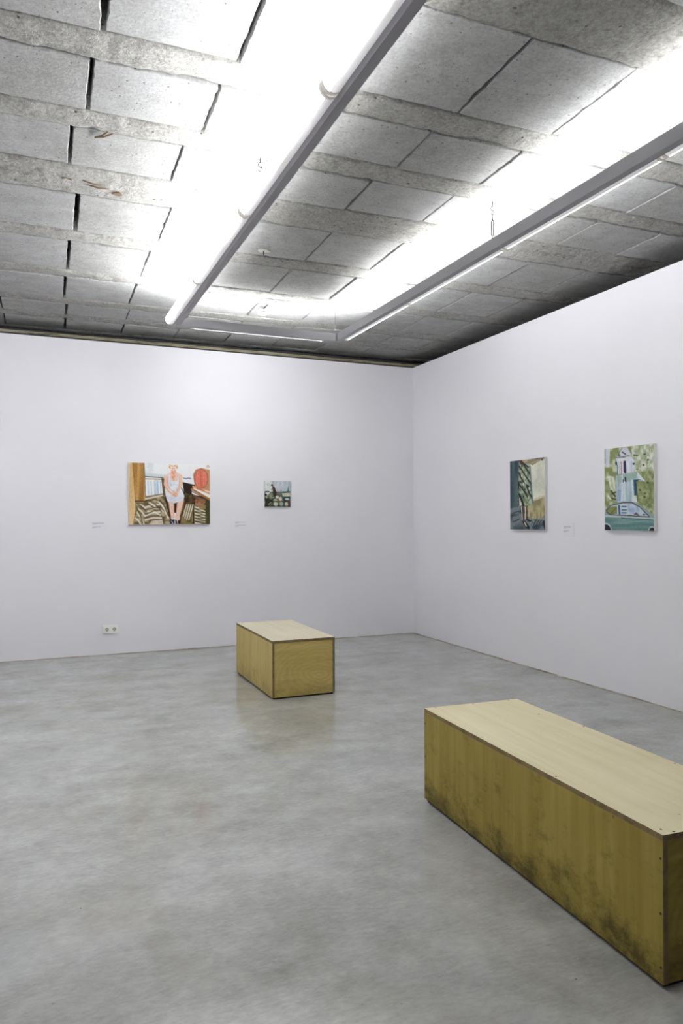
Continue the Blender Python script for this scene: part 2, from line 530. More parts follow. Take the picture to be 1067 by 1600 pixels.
# (row start, row end, joint offset)  measured in the ceiling's own frame
ROWS = [(0.32, 0.95, 0.20), (1.14, 1.36, 0.22), (1.55, 2.18, 0.22),
        (2.535, 3.155, 0.220), (3.35, 3.775, 0.190), (3.96, 4.40, 0.125), (4.775, 5.385, 0.185),
        (5.595, 6.235, 0.160), (6.43, 7.04, 0.150), (7.24, 7.615, 0.175), (7.79, 8.19, 0.180)]
RIBS = [(0.95, 1.14), (1.36, 1.55), (2.18, 2.535), (3.155, 3.35), (3.775, 3.96), (4.40, 4.775),
        (5.385, 5.595), (6.235, 6.43), (7.04, 7.24), (7.615, 7.79), (8.19, 8.34)]
PITCH = 0.552
BX0, BX1 = -3, 9            # block index range

def block_mesh(w, d, seed):
    """infill block seen from below: ragged outline, chipped arris, slightly dished face"""
    r = random.Random(seed)
    bm = bmesh.new()
    pts = []
    def side(ax, ay, bx, by, n):
        for i in range(n):
            t = i / n
            pts.append((ax + (bx - ax) * t, ay + (by - ay) * t))
    nx, ny = 20, max(8, int(d / 0.028))
    side(-w / 2, -d / 2, w / 2, -d / 2, nx)
    side(w / 2, -d / 2, w / 2, d / 2, ny)
    side(w / 2, d / 2, -w / 2, d / 2, nx)
    side(-w / 2, d / 2, -w / 2, -d / 2, ny)
    lo, mid_, up = [], [], []
    for x, y in pts:
        k = Vector((x * 5 + seed * 3.7, y * 5, seed * 1.3))
        off = 0.0018 * noise.noise(k) + 0.0022 * noise.noise(k * 4.0) + r.uniform(-0.002, 0.002) + (r.uniform(0.002, 0.006) if r.random() < 0.10 else 0)
        chip = 0.0025 + 0.007 * max(0.0, noise.noise(k * 2.3 + Vector((9, 9, 9))))
        fx = 1 - 2 * (off + 0.0015) / w
        fy = 1 - 2 * (off + 0.0015) / d
        up.append(bm.verts.new((x * fx, y * fy, 0.155)))
        mid_.append(bm.verts.new((x * fx, y * fy, chip)))
        lo.append(bm.verts.new((x * fx * (1 - 2 * chip / w), y * fy * (1 - 2 * chip / d), 0)))
    n = len(pts)
    bm.faces.new(lo[::-1])
    for a, b_ in ((lo, mid_), (mid_, up)):
        for i in range(n):
            bm.faces.new((a[i], a[(i + 1) % n], b_[(i + 1) % n], b_[i]))
    me = bpy.data.meshes.new('block')
    bmesh.ops.recalc_face_normals(bm, faces=list(bm.faces))
    # open top: the outside must face down and outwards
    for f in bm.faces:
        if f.normal.z > 0.9:
            bmesh.ops.reverse_faces(bm, faces=list(bm.faces))
            break
    bm.to_mesh(me)
    bm.free()
    me.materials.append(M['tile'])
    return me

NV = 5
for ri, (ya, yb, off) in enumerate(ROWS):
    d = yb - ya
    variants = [block_mesh(PITCH - 0.009, d - 0.012, ri * 17 + k) for k in range(NV)]
    for j in range(BX0, BX1):
        cx = off + PITCH * (j + 0.5) + rng.uniform(-0.003, 0.003)
        cx += 0.003 if j >= 0 else -0.008     # one joint stands open wider than the rest
        share('block', variants[rng.randrange(NV)], ceiling,
              (cx, (ya + yb) / 2 + rng.uniform(-0.002, 0.002), CEIL_Z + rng.uniform(-0.004, 0.007)),
              rng.choice((0, PI)) + rng.uniform(-0.004, 0.004))

def rib_mesh(name, ya, yb, seed, seam=False, drop=0.0):
    bm = bmesh.new()
    x0, x1, step = LEFT_X - 0.3, RIGHT_X + 0.6, 0.016
    n = int((x1 - x0) / step)
    w = yb - ya
    nv = max(8, int(w / 0.024))
    rows = []
    for i in range(n + 1):
        x = x0 + step * i
        e0 = 0.005 * noise.noise(Vector((x * 2.2, seed, 0))) + 0.006 * noise.noise(Vector((x * 9, seed, 3))) + 0.004 * noise.noise(Vector((x * 30, seed, 3)))
        e1 = 0.005 * noise.noise(Vector((x * 2.2, seed, 5))) + 0.006 * noise.noise(Vector((x * 9, seed, 8))) + 0.004 * noise.noise(Vector((x * 30, seed, 8)))
        a, b_ = ya + 0.010 + e0, yb - 0.008 + e1
        col = [bm.verts.new((x, a, CEIL_Z + SLAB_GAP))]
        for k in range(nv + 1):
            t = k / nv
            y = a + (b_ - a) * t
            p = Vector((x, y, seed * 2.1))
            z = 0.005 * noise.noise(p * 4) + 0.006 * noise.noise(p * 14) + 0.005 * noise.noise(p * 38)
            patch = noise.noise(Vector((x * 1.1, seed * 3.3, 4)))          # spalled stretches
            if patch > 0.12:
                z += (patch - 0.12) * 0.05 * max(0, noise.noise(p * 9) + 0.25)
            if k in (0, nv):
                z += 0.006
            elif k in (1, nv - 1):
                z += 0.003
            if seam and abs(t - 0.47) < 0.6 / nv:
                z += 0.022 * max(0.0, min(1.0, 0.75 + 1.8 * noise.noise(Vector((x * 1.7, 4, seed)))))
            col.append(bm.verts.new((x, y, CEIL_Z - 0.003 - drop + z)))
        col.append(bm.verts.new((x, b_, CEIL_Z + SLAB_GAP)))
        rows.append(col)
    for p, q_ in zip(rows, rows[1:]):
        for k in range(len(p) - 1):
            f = bm.faces.new((p[k], p[k + 1], q_[k + 1], q_[k]))
            f.smooth = True
    o = obj(name, bm, 'rib', ceiling, recalc=False)
    return o
for i, (ya, yb) in enumerate(RIBS):
    rib_mesh('rib', ya, yb, 11 + i * 5.3, seam=(yb - ya) > 0.3 and ya > 3, drop=0.010 if i == 2 else 0.0)

# scraps of rebar, pits and a patch in the ribs
def ceil_local(x, y):
    c_, s_ = math.cos(-CEIL_ROT), math.sin(-CEIL_ROT)
    return (x * c_ - y * s_, x * s_ + y * c_)

def bar(name, pts, r, mat, parent):
    bm = bmesh.new()
    add_tube(bm, pts, r, 6)
    return obj(name, bm, mat, parent)
for (x, y, ang, ln) in ((0.335, 3.965, -1.02, 0.10), (0.345, 3.975, -0.78, 0.115),
                        (0.33, 4.555, 0.20, 0.115), (0.365, 4.60, 0.05, 0.125)):
    lx, ly = ceil_local(x, y)
    dx, dy = math.cos(ang) * ln / 2, math.sin(ang) * ln / 2
    bar('rebar_scrap', [(lx - dx, ly - dy, CEIL_Z - 0.004), (lx, ly, CEIL_Z - 0.014), (lx + dx, ly + dy, CEIL_Z - 0.010)], 0.0042, 'rust', ceiling)

def pit(x, y, rx, ry, mat, zz, name):
    lx, ly = ceil_local(x, y)
    bm = bmesh.new()
    n = 14
    rr = [1 + 0.35 * noise.noise(Vector((x * 7 + k * 1.7, y, k * 0.9))) for k in range(n)]
    a = [bm.verts.new((lx + rx * rr[k] * math.cos(2 * PI * k / n), ly + ry * rr[k] * math.sin(2 * PI * k / n), zz)) for k in range(n)]
    b_ = [bm.verts.new((v_.co.x, v_.co.y, CEIL_Z + 0.02)) for v_ in a]
    bm.faces.new(a)
    bm.faces.new(b_[::-1])
    for k in range(n):
        bm.faces.new((a[k], a[(k + 1) % n], b_[(k + 1) % n], b_[k]))
    return obj(name, bm, mat, ceiling)
pit(0.485, 4.665, 0.032, 0.020, 'rust', CEIL_Z - 0.0075, 'spall_hole')
pit(0.19, 4.56, 0.028, 0.016, 'rust', CEIL_Z - 0.0075, 'spall_hole')
pit(1.585, 5.245, 0.055, 0.035, 'spot', CEIL_Z - 0.006, 'filler_patch')
lx, ly = ceil_local(1.58, 5.245)
bar('nail', [(lx, ly, CEIL_Z), (lx, ly, CEIL_Z - 0.035)], 0.004, 'rust', ceiling)

# ------------------------------------------------------------------ suspended light frame
RAIL_W, RAIL_Z0, RAIL_Z1 = 0.042, 3.076, 3.147
X_L0, X_L1 = 1.140, 1.182          # left rail
X_R0, X_R1 = 2.650, 2.692          # right rail
Y_FAR, Y_NEAR = 6.46, 1.25
TUBE_R, TUBE_Z = 0.040, 3.122
frame = thing('pendant_light_frame',
              'grey suspended frame of linear ceiling lamps with bright tubes along both sides', 'ceiling lamp',
              (1.9, 2.7, CEIL_Z))

def rail(name, ext, along):
    """open-topped channel"""
    x0, x1, y0, y1 = ext
    t = 0.003
    z0, z1 = RAIL_Z0, RAIL_Z1
    bm = bmesh.new()
    if along == 'y':
        prof = [(x0, z1), (x0, z0), (x1, z0), (x1, z1), (x1 - t, z1), (x1 - t, z0 + 0.03), (x0 + t, z0 + 0.03), (x0 + t, z1)]
        rings = [[bm.verts.new((p, y, z)) for p, z in prof] for y in (y0, y1)]
    else:
        prof = [(y0, z1), (y0, z0), (y1, z0), (y1, z1), (y1 - t, z1), (y1 - t, z0 + 0.03), (y0 + t, z0 + 0.03), (y0 + t, z1)]
        rings = [[bm.verts.new((x, p, z)) for p, z in prof] for x in (x0, x1)]
    k = len(prof)
    for i in range(k):
        f = bm.faces.new((rings[0][i], rings[0][(i + 1) % k], rings[1][(i + 1) % k], rings[1][i]))
        f.material_index = 1 if i in (4, 5, 6) else 0
    bm.faces.new(rings[0][::-1])
    bm.faces.new(rings[1])
    o = obj(name, bm, ['rail', 'rail_in'], None)
    o.parent = frame
    o.matrix_parent_inverse = Matrix.Translation(frame.location).inverted()
    return o

def sub(o, parent):
    o.parent = parent
    o.matrix_parent_inverse = Matrix.Translation(frame.location).inverted() if parent is frame else Matrix.Identity(4)
    return o

def strip(ext, parent, mat='uplight'):
    """lit strip lying in the channel, facing up"""
    x0, x1, y0, y1 = ext
    z = RAIL_Z1 - 0.024
    bm = bmesh.new()
    add_box(bm, x0, x1, y0, y1, z - 0.008, z)
    o = obj('light_strip', bm, mat)
    o.parent = parent
    return o

r1 = rail('rail', (X_L0, X_L1, Y_NEAR, Y_FAR), 'y')
strip((X_L0 + 0.006, X_L1 - 0.006, Y_NEAR + 0.05, Y_FAR - 0.05), r1)
r2 = rail('rail', (X_R0, X_R1, Y_NEAR, Y_FAR), 'y')
strip((X_R0 + 0.006, X_R1 - 0.006, Y_NEAR + 0.05, Y_FAR - 0.05), r2)
r3 = rail('cross_rail', (X_L1, X_R0, Y_FAR - RAIL_W, Y_FAR), 'x')
strip((X_L1 + 0.03, X_R0 - 0.03, Y_FAR - RAIL_W + 0.006, Y_FAR - 0.006), r3)
r4 = rail('cross_rail', (X_L1, X_R0, Y_NEAR, Y_NEAR + RAIL_W), 'x')
strip((X_L1 + 0.03, X_R0 - 0.03, Y_NEAR + 0.006, Y_NEAR + RAIL_W - 0.006), r4)

def half_cyl(bm, c, zc, r, s0, s1, a0, a1, along, n=12):
    """part of a cylinder along x or y; angle 0 points to +x (or +y), angles in degrees"""
    a0, a1 = math.radians(a0), math.radians(a1)
    def pt(s_, a):
        h = c + r * math.cos(a)
        return (h, s_, zc + r * math.sin(a)) if along == 'y' else (s_, h, zc + r * math.sin(a))
    rings = [[bm.verts.new(pt(s_, a0 + (a1 - a0) * k / n)) for k in range(n + 1)] for s_ in (s0, s1)]
    for k in range(n):
        f = bm.faces.new((rings[0][k], rings[0][k + 1], rings[1][k + 1], rings[1][k]))
        f.smooth = True
    bm.faces.new((rings[0][-1], rings[0][0], rings[1][0], rings[1][-1]))
    bm.faces.new(rings[0][::-1])
    bm.faces.new(rings[1])

def tube_lamp(c, s0, s1, side, mat, along='y'):
    """round batten: pale opaque half next to the rail, glowing half facing outwards"""
    g = 0.006
    shell = (250, 450) if side < 0 else (90, 272)
    lit = (92, 249) if side < 0 else (273, 448)
    bm = bmesh.new()
    half_cyl(bm, c, TUBE_Z, TUBE_R, s0 + g, s1 - g, shell[0], shell[1], along)
    body = sub(obj('tube_lamp', bm, 'tube_body'), frame)
    bm = bmesh.new()
    half_cyl(bm, c + 0.0008 * side, TUBE_Z, TUBE_R - 0.001, s0 + 0.026, s1 - 0.026, lit[0], lit[1], along)
    if mat == 'glow_right':                  # these battens throw most of their light upwards
        for f in bm.faces:
            if f.calc_center_median().z < TUBE_Z + 0.026 and len(f.verts) == 4:
                f.material_index = 1
        d = obj('diffuser', bm, [mat, 'glow_right_low'])
    else:
        d = obj('diffuser', bm, mat)
    d.parent = body
    for e in (s0 + g, s1 - g - 0.020):
        bm = bmesh.new()
        ends = [(c, e, TUBE_Z), (c, e + 0.020, TUBE_Z)] if along == 'y' else [(e, c, TUBE_Z), (e + 0.020, c, TUBE_Z)]
        add_tube(bm, ends, TUBE_R + 0.0012, 28)
        c_ = obj('end_cap', bm, 'cap')
        c_.parent = body
    return body

TL = [1.45, 2.72, 3.99, 5.26, 6.44]
for a, b_ in zip(TL, TL[1:]):
    tube_lamp(X_L0 - TUBE_R - 0.001, a, b_, -1, 'glow_left')
TR = [1.33, 2.60, 3.87, 5.14, 6.40]
for a, b_ in zip(TR, TR[1:]):
    tube_lamp(X_R1 + TUBE_R + 0.001, a, b_, 1, 'glow_right')
tube_lamp(Y_FAR + TUBE_R + 0.001, 1.28, 2.55, 1, 'glow_far_added', 'x')  # added tube, out of sight behind the cross rail, lights the back wall

def hanger(x, y):
    """hook, S-link and turnbuckle between the ceiling and a rail"""
    zt, zb = CEIL_Z + 0.002, RAIL_Z1 - 0.004
    s = (zt - zb) / 0.243
    bm = bmesh.new()
    add_tube(bm, [(x, y, zt), (x, y, zt - 0.030 * s)], 0.0034, 6)
    pts = []
    r = 0.0125 * s
    c1, c2 = zt - 0.030 * s - r, zt - 0.030 * s - 3 * r
    for k in range(11):
        a = math.radians(100 + 250 * k / 10 - 10)
        pts.append((x + r * math.cos(a), y, c1 + r * math.sin(a)))
    pts2 = []
    for k in range(11):
        a = math.radians(90 - 260 * k / 10)
        pts2.append((x + r * math.cos(a), y, c2 + r * math.sin(a)))
    add_tube(bm, pts, 0.0034, 6)
    add_tube(bm, pts2, 0.0034, 6)
    h = sub(obj('hanger', bm, 'steel'), frame)
    bm = bmesh.new()
    zt2 = c2 - r
    z1_, z2_ = zt2 - 0.028 * s, zb + 0.022 * s
    add_tube(bm, [(x, y, zt2), (x, y, z1_)], 0.0028, 6)
    for sx in (-1, 1):
        add_tube(bm, [(x, y, z1_), (x + sx * 0.0075, y, z1_ - 0.016), (x + sx * 0.0075, y, z2_ + 0.016), (x, y, z2_)], 0.0038, 6)
    add_tube(bm, [(x, y, z2_), (x, y, zb)], 0.0028, 6)
    t = obj('turnbuckle', bm, 'steel')
    t.parent = h
    bm = bmesh.new()
    add_box(bm, x - 0.020, x + 0.020, y - 0.008, y + 0.008, RAIL_Z1 - 0.010, RAIL_Z1 - 0.002)
    b2 = obj('rail_clip', bm, 'steel')
    b2.parent = h
hanger(X_R0 + 0.021, 3.905)
hanger(X_L1 - 0.021, 3.905)
hanger(X_R0 + 0.021, 1.5)
hanger(X_L1 - 0.021, 1.5)
def wire(x, y):
    bm = bmesh.new()
    add_tube(bm, [(x, y, CEIL_Z + 0.002), (x, y, RAIL_Z1 - 0.002)], 0.0013, 6)
    sub(obj('hanger_wire', bm, 'steel'), frame)
wire(X_R0 - 0.012, Y_FAR - 0.021)
wire(X_L1 + 0.012, Y_FAR - 0.021)

# small white detector on a bent black bracket, above the cross rail
det = thing('ceiling_sensor', 'small white round sensor on a bent black bracket under the ceiling blocks', 'sensor', (1.985, 6.62, CEIL_Z))
bm = bmesh.new()
add_tube(bm, [(0.035, -0.07, 0.004), (0.0, -0.01, -0.030), (0.0, 0.0, -0.036)], 0.006, 6)
add_tube(bm, [(-0.045, 0.0, -0.036), (0.05, 0.0, -0.036)], 0.005, 6)
obj('bracket', bm, 'black', det)
bm = bmesh.new()
add_tube(bm, [(0, 0, -0.036), (0, 0, -0.075)], 0.042, 20)
sb_ = obj('sensor_body', bm, 'white_plastic', det)
bm = bmesh.new()
add_box(bm, -0.022, 0.014, -0.0445, -0.030, -0.066, -0.058)
obj('sensor_slot', bm, 'plastic_dark', sb_)

# ------------------------------------------------------------------ benches
def bench(name, label, loc, rz, length, width, height, screws_top, screw_z, suffix='', gap=0.013):
    """plywood box bench; local origin at the near left corner on the floor, +y along its length"""
    t = 0.018
    root = thing(name, label, 'bench', loc, rz, 'plywood box benches')
    box_obj('base', (0.012, width - 0.012, 0.012, length - 0.012, 0.0, gap + 0.004), 'plinth', root)
    # top sheet: face material above and below, veneer edges round it
    bm = bmesh.new()
    fs = add_box(bm, 0, width, 0, length, height - t, height)
    for f in fs[2:]:
        f.material_index = 1
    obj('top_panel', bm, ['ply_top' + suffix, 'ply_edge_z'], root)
    zt = height - t - 0.0008
    panels = []
    for x0, x1 in ((0.0, t), (width - t, width)):
        bm = bmesh.new()
        fs = add_box(bm, x0, x1, 0.0, length, gap, zt)
        for i in (0, 1, 2, 4):
            fs[i].material_index = 1
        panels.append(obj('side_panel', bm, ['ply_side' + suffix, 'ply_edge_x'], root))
    for y0, y1 in ((0.003, t + 0.003), (length - t - 0.003, length - 0.003)):
        bm = bmesh.new()
        fs = add_box(bm, t + 0.001, width - t - 0.001, y0, y1, gap, zt - 0.001)
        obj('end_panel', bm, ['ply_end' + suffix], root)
    # screws
    bm = bmesh.new()
    add_tube(bm, [(0, 0, -0.004), (0, 0, 0.0006)], 0.0042, 10)
    me = bpy.data.meshes.new('screw')
    bmesh.ops.recalc_face_normals(bm, faces=list(bm.faces))
    bm.to_mesh(me)
    bm.free()
    me.materials.append(M['screw'])
    for l_, w_ in screws_top:
        share('screw', me, root, (w_, l_, height))
    for l_ in (0.010, length - 0.010):
        for z in screw_z:
            for x, ry in ((0.0, -PI / 2), (width, PI / 2)):
                o = share('screw', me, root, (x, l_, z))
                o.rotation_euler = (0, ry, 0)
    return root

bench('plywood_bench', 'long birch plywood box bench in the right foreground with scuffed side', (1.720, 1.650, 0), -0.0455, 1.575, 0.535, 0.459,
      [(0.036, 0.026), (0.010, 0.050), (0.53, 0.012), (1.05, 0.012), (1.562, 0.057), (1.562, 0.27), (1.562, 0.48),
       (1.275, 0.462), (1.025, 0.525), (0.49, 0.525), (0.010, 0.27), (0.012, 0.49)], (0.061, 0.222, 0.386))
bench('plywood_bench', 'short birch plywood box bench standing near the back wall below the paintings', (1.709, 5.480, 0), -0.005, 1.11, 0.522, 0.456,
      [(0.012, 0.05), (0.012, 0.47), (0.37, 0.012), (0.74, 0.012), (1.098, 0.05), (1.098, 0.47)], (0.061, 0.222, 0.386), '_pale')

# ------------------------------------------------------------------ wall socket
sock = thing('wall_socket', 'white double wall socket low on the back wall', 'socket', (0.7425, BACK_Y, 0.267))
box_obj('cover_plate', (-0.0775, 0.0775, -0.0238, 0.0, -0.043, 0.043), 'white_plastic', sock, 0.003, 2)
for sx in (-0.037, 0.037):
    fp = box_obj('socket_insert', (sx - 0.030, sx + 0.030, -0.0248, -0.021, -0.030, 0.030), 'white_plastic', sock, 0.0015)
    bm = bmesh.new()
    n = 24
    ro, ri = 0.022, 0.0195
    rings = [[bm.verts.new((sx + r * math.cos(2 * PI * k / n), y, r * math.sin(2 * PI * k / n))) for k in range(n)]
             for r, y in ((ro, -0.0242), (ro, -0.0262), (ri, -0.0262), (ri, -0.0248))]
    for a, b_ in zip(rings, rings[1:]):
        for k in range(n):
            bm.faces.new((a[k], a[(k + 1) % n], b_[(k + 1) % n], b_[k]))
    rim = obj('socket_rim', bm, 'white_plastic', fp)
    bm = bmesh.new()
    vs_ = [bm.verts.new((sx + ri * math.cos(2 * PI * k / n), -0.0249, ri * math.sin(2 * PI * k / n))) for k in range(n)]
    bm.faces.new(vs_)
    obj('socket_well', bm, 'plastic_well', fp)
    bm = bmesh.new()
    for px, pz, r in ((-0.0095, 0.0, 0.0035), (0.0095, 0.0, 0.0035)):
        add_tube(bm, [(sx + px, -0.0258, pz), (sx + px, -0.0248, pz)], r, 10)
    add_box(bm, sx - 0.003, sx + 0.003, -0.0258, -0.0248, 0.012, 0.019)
    add_box(bm, sx - 0.003, sx + 0.003, -0.0258, -0.0248, -0.019, -0.012)
    obj('socket_holes', bm, 'plastic_dark', fp)

# ------------------------------------------------------------------ captions
def wall_frame(wall, u, z):
    """location and rotation that put local x along the wall (left to right), local -y into the room"""
    if wall == 'back':
        return (u, BACK_Y, z), 0.0
    return (RIGHT_X, u, z), -PI / 2
def caption(label, wall, u, z, w, h, blocks):
    loc, rz = wall_frame(wall, u, z)
    t = thing('wall_caption', label, 'caption', loc, rz, 'captions beside the paintings')
    box_obj('card', (-w / 2, w / 2, -0.003, 0.0, -h / 2, h / 2), 'paper', t)
    r = random.Random(int(u * 1000))
    bm = bmesh.new()
    for (fx, fz, fl, hh) in blocks:
        x = -w / 2 + fx * w
        xe = x + fl * w
        z0 = h / 2 - fz * h
        while x < xe:                                   # broken into word-sized strokes
            l_ = r.uniform(0.006, 0.016)
            add_box(bm, x, min(x + l_, xe), -0.0034, -0.0028, z0 - hh, z0)
            x += l_ + 0.0025
    pt = obj('printed_text', bm, 'print', t)
    pt['kind'] = 'stuff'
caption('small caption card on the back wall left of the large portrait painting', 'back', 0.636, 1.332, 0.150, 0.100,
        [(0.05, 0.12, 0.75, 0.006), (0.05, 0.24, 0.30, 0.004), (0.05, 0.50, 0.55, 0.004), (0.05, 0.60, 0.30, 0.004)])
caption('small caption card between the large portrait and the small painting', 'back', 2.136, 1.336, 0.145, 0.092,
        [(0.05, 0.10, 0.80, 0.005), (0.05, 0.22, 0.25, 0.004), (0.05, 0.48, 0.80, 0.004), (0.05, 0.60, 0.30, 0.004)])
caption('small caption card between the two paintings on the right wall', 'right', 5.157, 1.297, 0.140, 0.122,
        [(0.08, 0.24, 0.62, 0.006), (0.08, 0.34, 0.25, 0.004), (0.08, 0.52, 0.45, 0.005), (0.08, 0.61, 0.2, 0.004)])
caption('caption card cut by the right edge of the photo, right of the church painting', 'right', 3.875, 1.340, 0.150, 0.110,
        [(0.10, 0.2, 0.6, 0.005), (0.10, 0.45, 0.4, 0.004)])

# ------------------------------------------------------------------ paintings (painted face = fine grid with a colour per point)
def s2l(c):
    c = np.asarray(c, float) / 255.0
    return np.where(c <= 0.04045, c / 12.92, ((c + 0.055) / 1.055) ** 2.4)

class Paint:
    """tiny painter: shapes given in measured pixel coordinates of a quad, drawn on a grid"""
    def __init__(self, nx, ny, quad, bg, seed=0):
        self.nx, self.ny = nx, ny
        (x0, yt0), (x1, yt1), (yb0, yb1) = quad          # left x, top-left y ; right x, top-right y ; bottoms
        u, v = np.meshgrid(np.linspace(0, 1, nx), np.linspace(0, 1, ny))
        self.X = x0 + (x1 - x0) * u
        top = yt0 + (yt1 - yt0) * u
        bot = yb0 + (yb1 - yb0) * u
        self.Y = top + (bot - top) * v
        self.px = abs(x1 - x0) / nx
        self.img = np.zeros((ny, nx, 3))
        self.img[:] = bg
        self.r = np.random.RandomState(seed)
        self.nzs = {}
    def nz(self, sx, sy):
        """smooth random field, cells of sx by sy pixels"""
        k = (sx, sy, self.r.randint(1 << 30))
        gx, gy = (self.X - self.X.min()) / sx, (self.Y - self.Y.min()) / sy
        g = self.r.rand(int(gy.max()) + 3, int(gx.max()) + 3)
        ix, iy = gx.astype(int), gy.astype(int)
        fx, fy = gx - ix, gy - iy
        fx, fy = fx * fx * (3 - 2 * fx), fy * fy * (3 - 2 * fy)
        return (g[iy, ix] * (1 - fx) + g[iy, ix + 1] * fx) * (1 - fy) + (g[iy + 1, ix] * (1 - fx) + g[iy + 1, ix + 1] * fx) * fy
    def put(self, mask, col, a=1.0):
        m = (np.clip(mask, 0, 1) * a)[..., None]
        self.img = self.img * (1 - m) + np.asarray(col, float) * m
    def inside(self, pts):
        acc = 0
        o = self.px / 4
        for dx in (-o, o):
            for dy in (-o, o):
                X, Y = self.X + dx, self.Y + dy
                c = np.zeros(X.shape, bool)
                for (xa, ya), (xb, yb) in zip(pts, pts[1:] + pts[:1]):
                    if ya == yb:
                        continue
                    c ^= ((Y < ya) != (Y < yb)) & (X < (xb - xa) * (Y - ya) / (yb - ya) + xa)
                acc = acc + c
        return acc / 4.0
    def poly(self, pts, col, a=1.0):
        self.put(self.inside(pts), col, a)
    def grad(self, pts, c0, c1, sx, sy, a=1.0, k=1.0):
        """polygon with streaky brushwork between two colours"""
        m = self.inside(pts)
        t = np.clip((self.nz(sx, sy) - 0.5) * 1.6 * k + 0.5, 0, 1)[..., None]
        mm = (m * a)[..., None]
        self.img = self.img * (1 - mm) + (np.asarray(c0, float) * (1 - t) + np.asarray(c1, float) * t) * mm
    def ell(self, cx, cy, rx, ry, col, a=1.0):
        d = np.sqrt(((self.X - cx) / rx) ** 2 + ((self.Y - cy) / ry) ** 2)
        self.put((1 - d) * min(rx, ry) / self.px + 0.5, col, a)
    def line(self, pts, w, col, a=1.0):
        best = np.full(self.X.shape, 1e9)
        for (xa, ya), (xb, yb) in zip(pts, pts[1:]):
            dx, dy = xb - xa, yb - ya
            t = np.clip(((self.X - xa) * dx + (self.Y - ya) * dy) / (dx * dx + dy * dy + 1e-9), 0, 1)
            best = np.minimum(best, np.hypot(self.X - xa - t * dx, self.Y - ya - t * dy))
        self.put((w / 2 - best) / self.px + 0.5, col, a)
    def grain(self, amp, sx, sy):
        self.img = np.clip(self.img + ((self.nz(sx, sy) - 0.5) * 2 * amp)[..., None], 0, 255)

def painting(name, label, wall, u0, u1, z0, z1, depth, P_):
    """stretched canvas with a painted face; u0 is its left edge as one faces the wall"""
    w, h = abs(u1 - u0), z1 - z0
    loc, rz = wall_frame(wall, (u0 + u1) / 2, (z0 + z1) / 2)
    t = thing(name, label, 'painting', loc, rz, 'paintings on the gallery walls')
    bm = bmesh.new()
    add_box(bm, -w / 2, w / 2, -depth + 0.001, -0.0005, -h / 2, h / 2)
    obj('canvas', bm, 'canvas', t)
    nx, ny = P_.nx, P_.ny
    xs, zs = np.linspace(-w / 2, w / 2, nx), np.linspace(h / 2, -h / 2, ny)
    verts = [(x, -depth, z) for z in zs for x in xs]
    faces = [(j * nx + i, (j + 1) * nx + i, (j + 1) * nx + i + 1, j * nx + i + 1) for j in range(ny - 1) for i in range(nx - 1)]
    me = bpy.data.meshes.new('painted_face')
    me.from_pydata(verts, [], faces)
    at = me.color_attributes.new('paint', 'FLOAT_COLOR', 'POINT')
    col = np.ones((nx * ny, 4), np.float32)
    col[:, :3] = np.clip(s2l(P_.img.reshape(-1, 3)) * 1.0, 0, 0.92)
    at.data.foreach_set('color', col.ravel())
    me.materials.append(M['paint'])
    o = bpy.data.objects.new('painted_face', me)
    C.objects.link(o)
    o.parent = t
    return t

# --- the seated woman in a white dress
p = Paint(200, 152, ((42, 70), (1005, 75), (795, 795)), (248, 248, 248), 1)
p.grad([(230, 70), (330, 70), (330, 240), (230, 240)], (205, 215, 218), (245, 246, 246), 60, 200, 0.6)
p.poly([(230, 190), (470, 205), (470, 245), (230, 225)], (200, 215, 218), 0.7)
# floor with striped boards
p.grad([(110, 500), (480, 430), (530, 795), (90, 795)], (110, 92, 58), (190, 172, 132), 50, 20)
p.grad([(680, 500), (1005, 500), (1005, 795), (630, 795)], (100, 80, 40), (170, 150, 100), 40, 40)
for (a, b_) in (((135, 560), (235, 600)), ((150, 610), (230, 700)), ((140, 660), (215, 790)), ((120, 720), (180, 795)),
                ((240, 590), (400, 560)), ((260, 640), (420, 690)), ((240, 690), (400, 650)), ((230, 740), (420, 720)),
                ((280, 540), (360, 600)), ((380, 520), (480, 640)), ((420, 560), (500, 720)), ((300, 600), (440, 640))):
    p.line([a, ((a[0] + b_[0]) / 2, (a[1] + b_[1]) / 2 - 14), b_], 19, (236, 232, 220), 0.9)
for (a, b_) in (((125, 545), (240, 640)), ((130, 590), (200, 780)), ((250, 560), (330, 600)), ((240, 620), (410, 600)),
                ((250, 670), (410, 620)), ((230, 720), (390, 690)), ((290, 520), (420, 640)), ((400, 500), (500, 690)),
                ((440, 470), (505, 640)), ((420, 690), (450, 780)), ((350, 500), (440, 560))):
    p.line([a, ((a[0] + b_[0]) / 2 + 6, (a[1] + b_[1]) / 2 - 12), b_], 13, (96, 80, 50), 0.85)
p.grad([(300, 755), (430, 740), (440, 795), (280, 795)], (235, 205, 195), (245, 235, 225), 40, 20, 0.8)
# cupboard
p.grad([(42, 70), (90, 70), (125, 560), (95, 795), (42, 795)], (222, 186, 128), (236, 208, 160), 25, 400)
p.grad([(85, 70), (220, 70), (243, 520), (115, 520)], (158, 112, 52), (205, 160, 92), 18, 500)
p.line([(88, 75), (118, 520), (120, 640), (95, 790)], 9, (180, 120, 50), 0.8)
p.line([(222, 72), (243, 520)], 6, (120, 82, 40), 0.8)
p.line([(118, 520), (243, 522)], 14, (74, 60, 36))
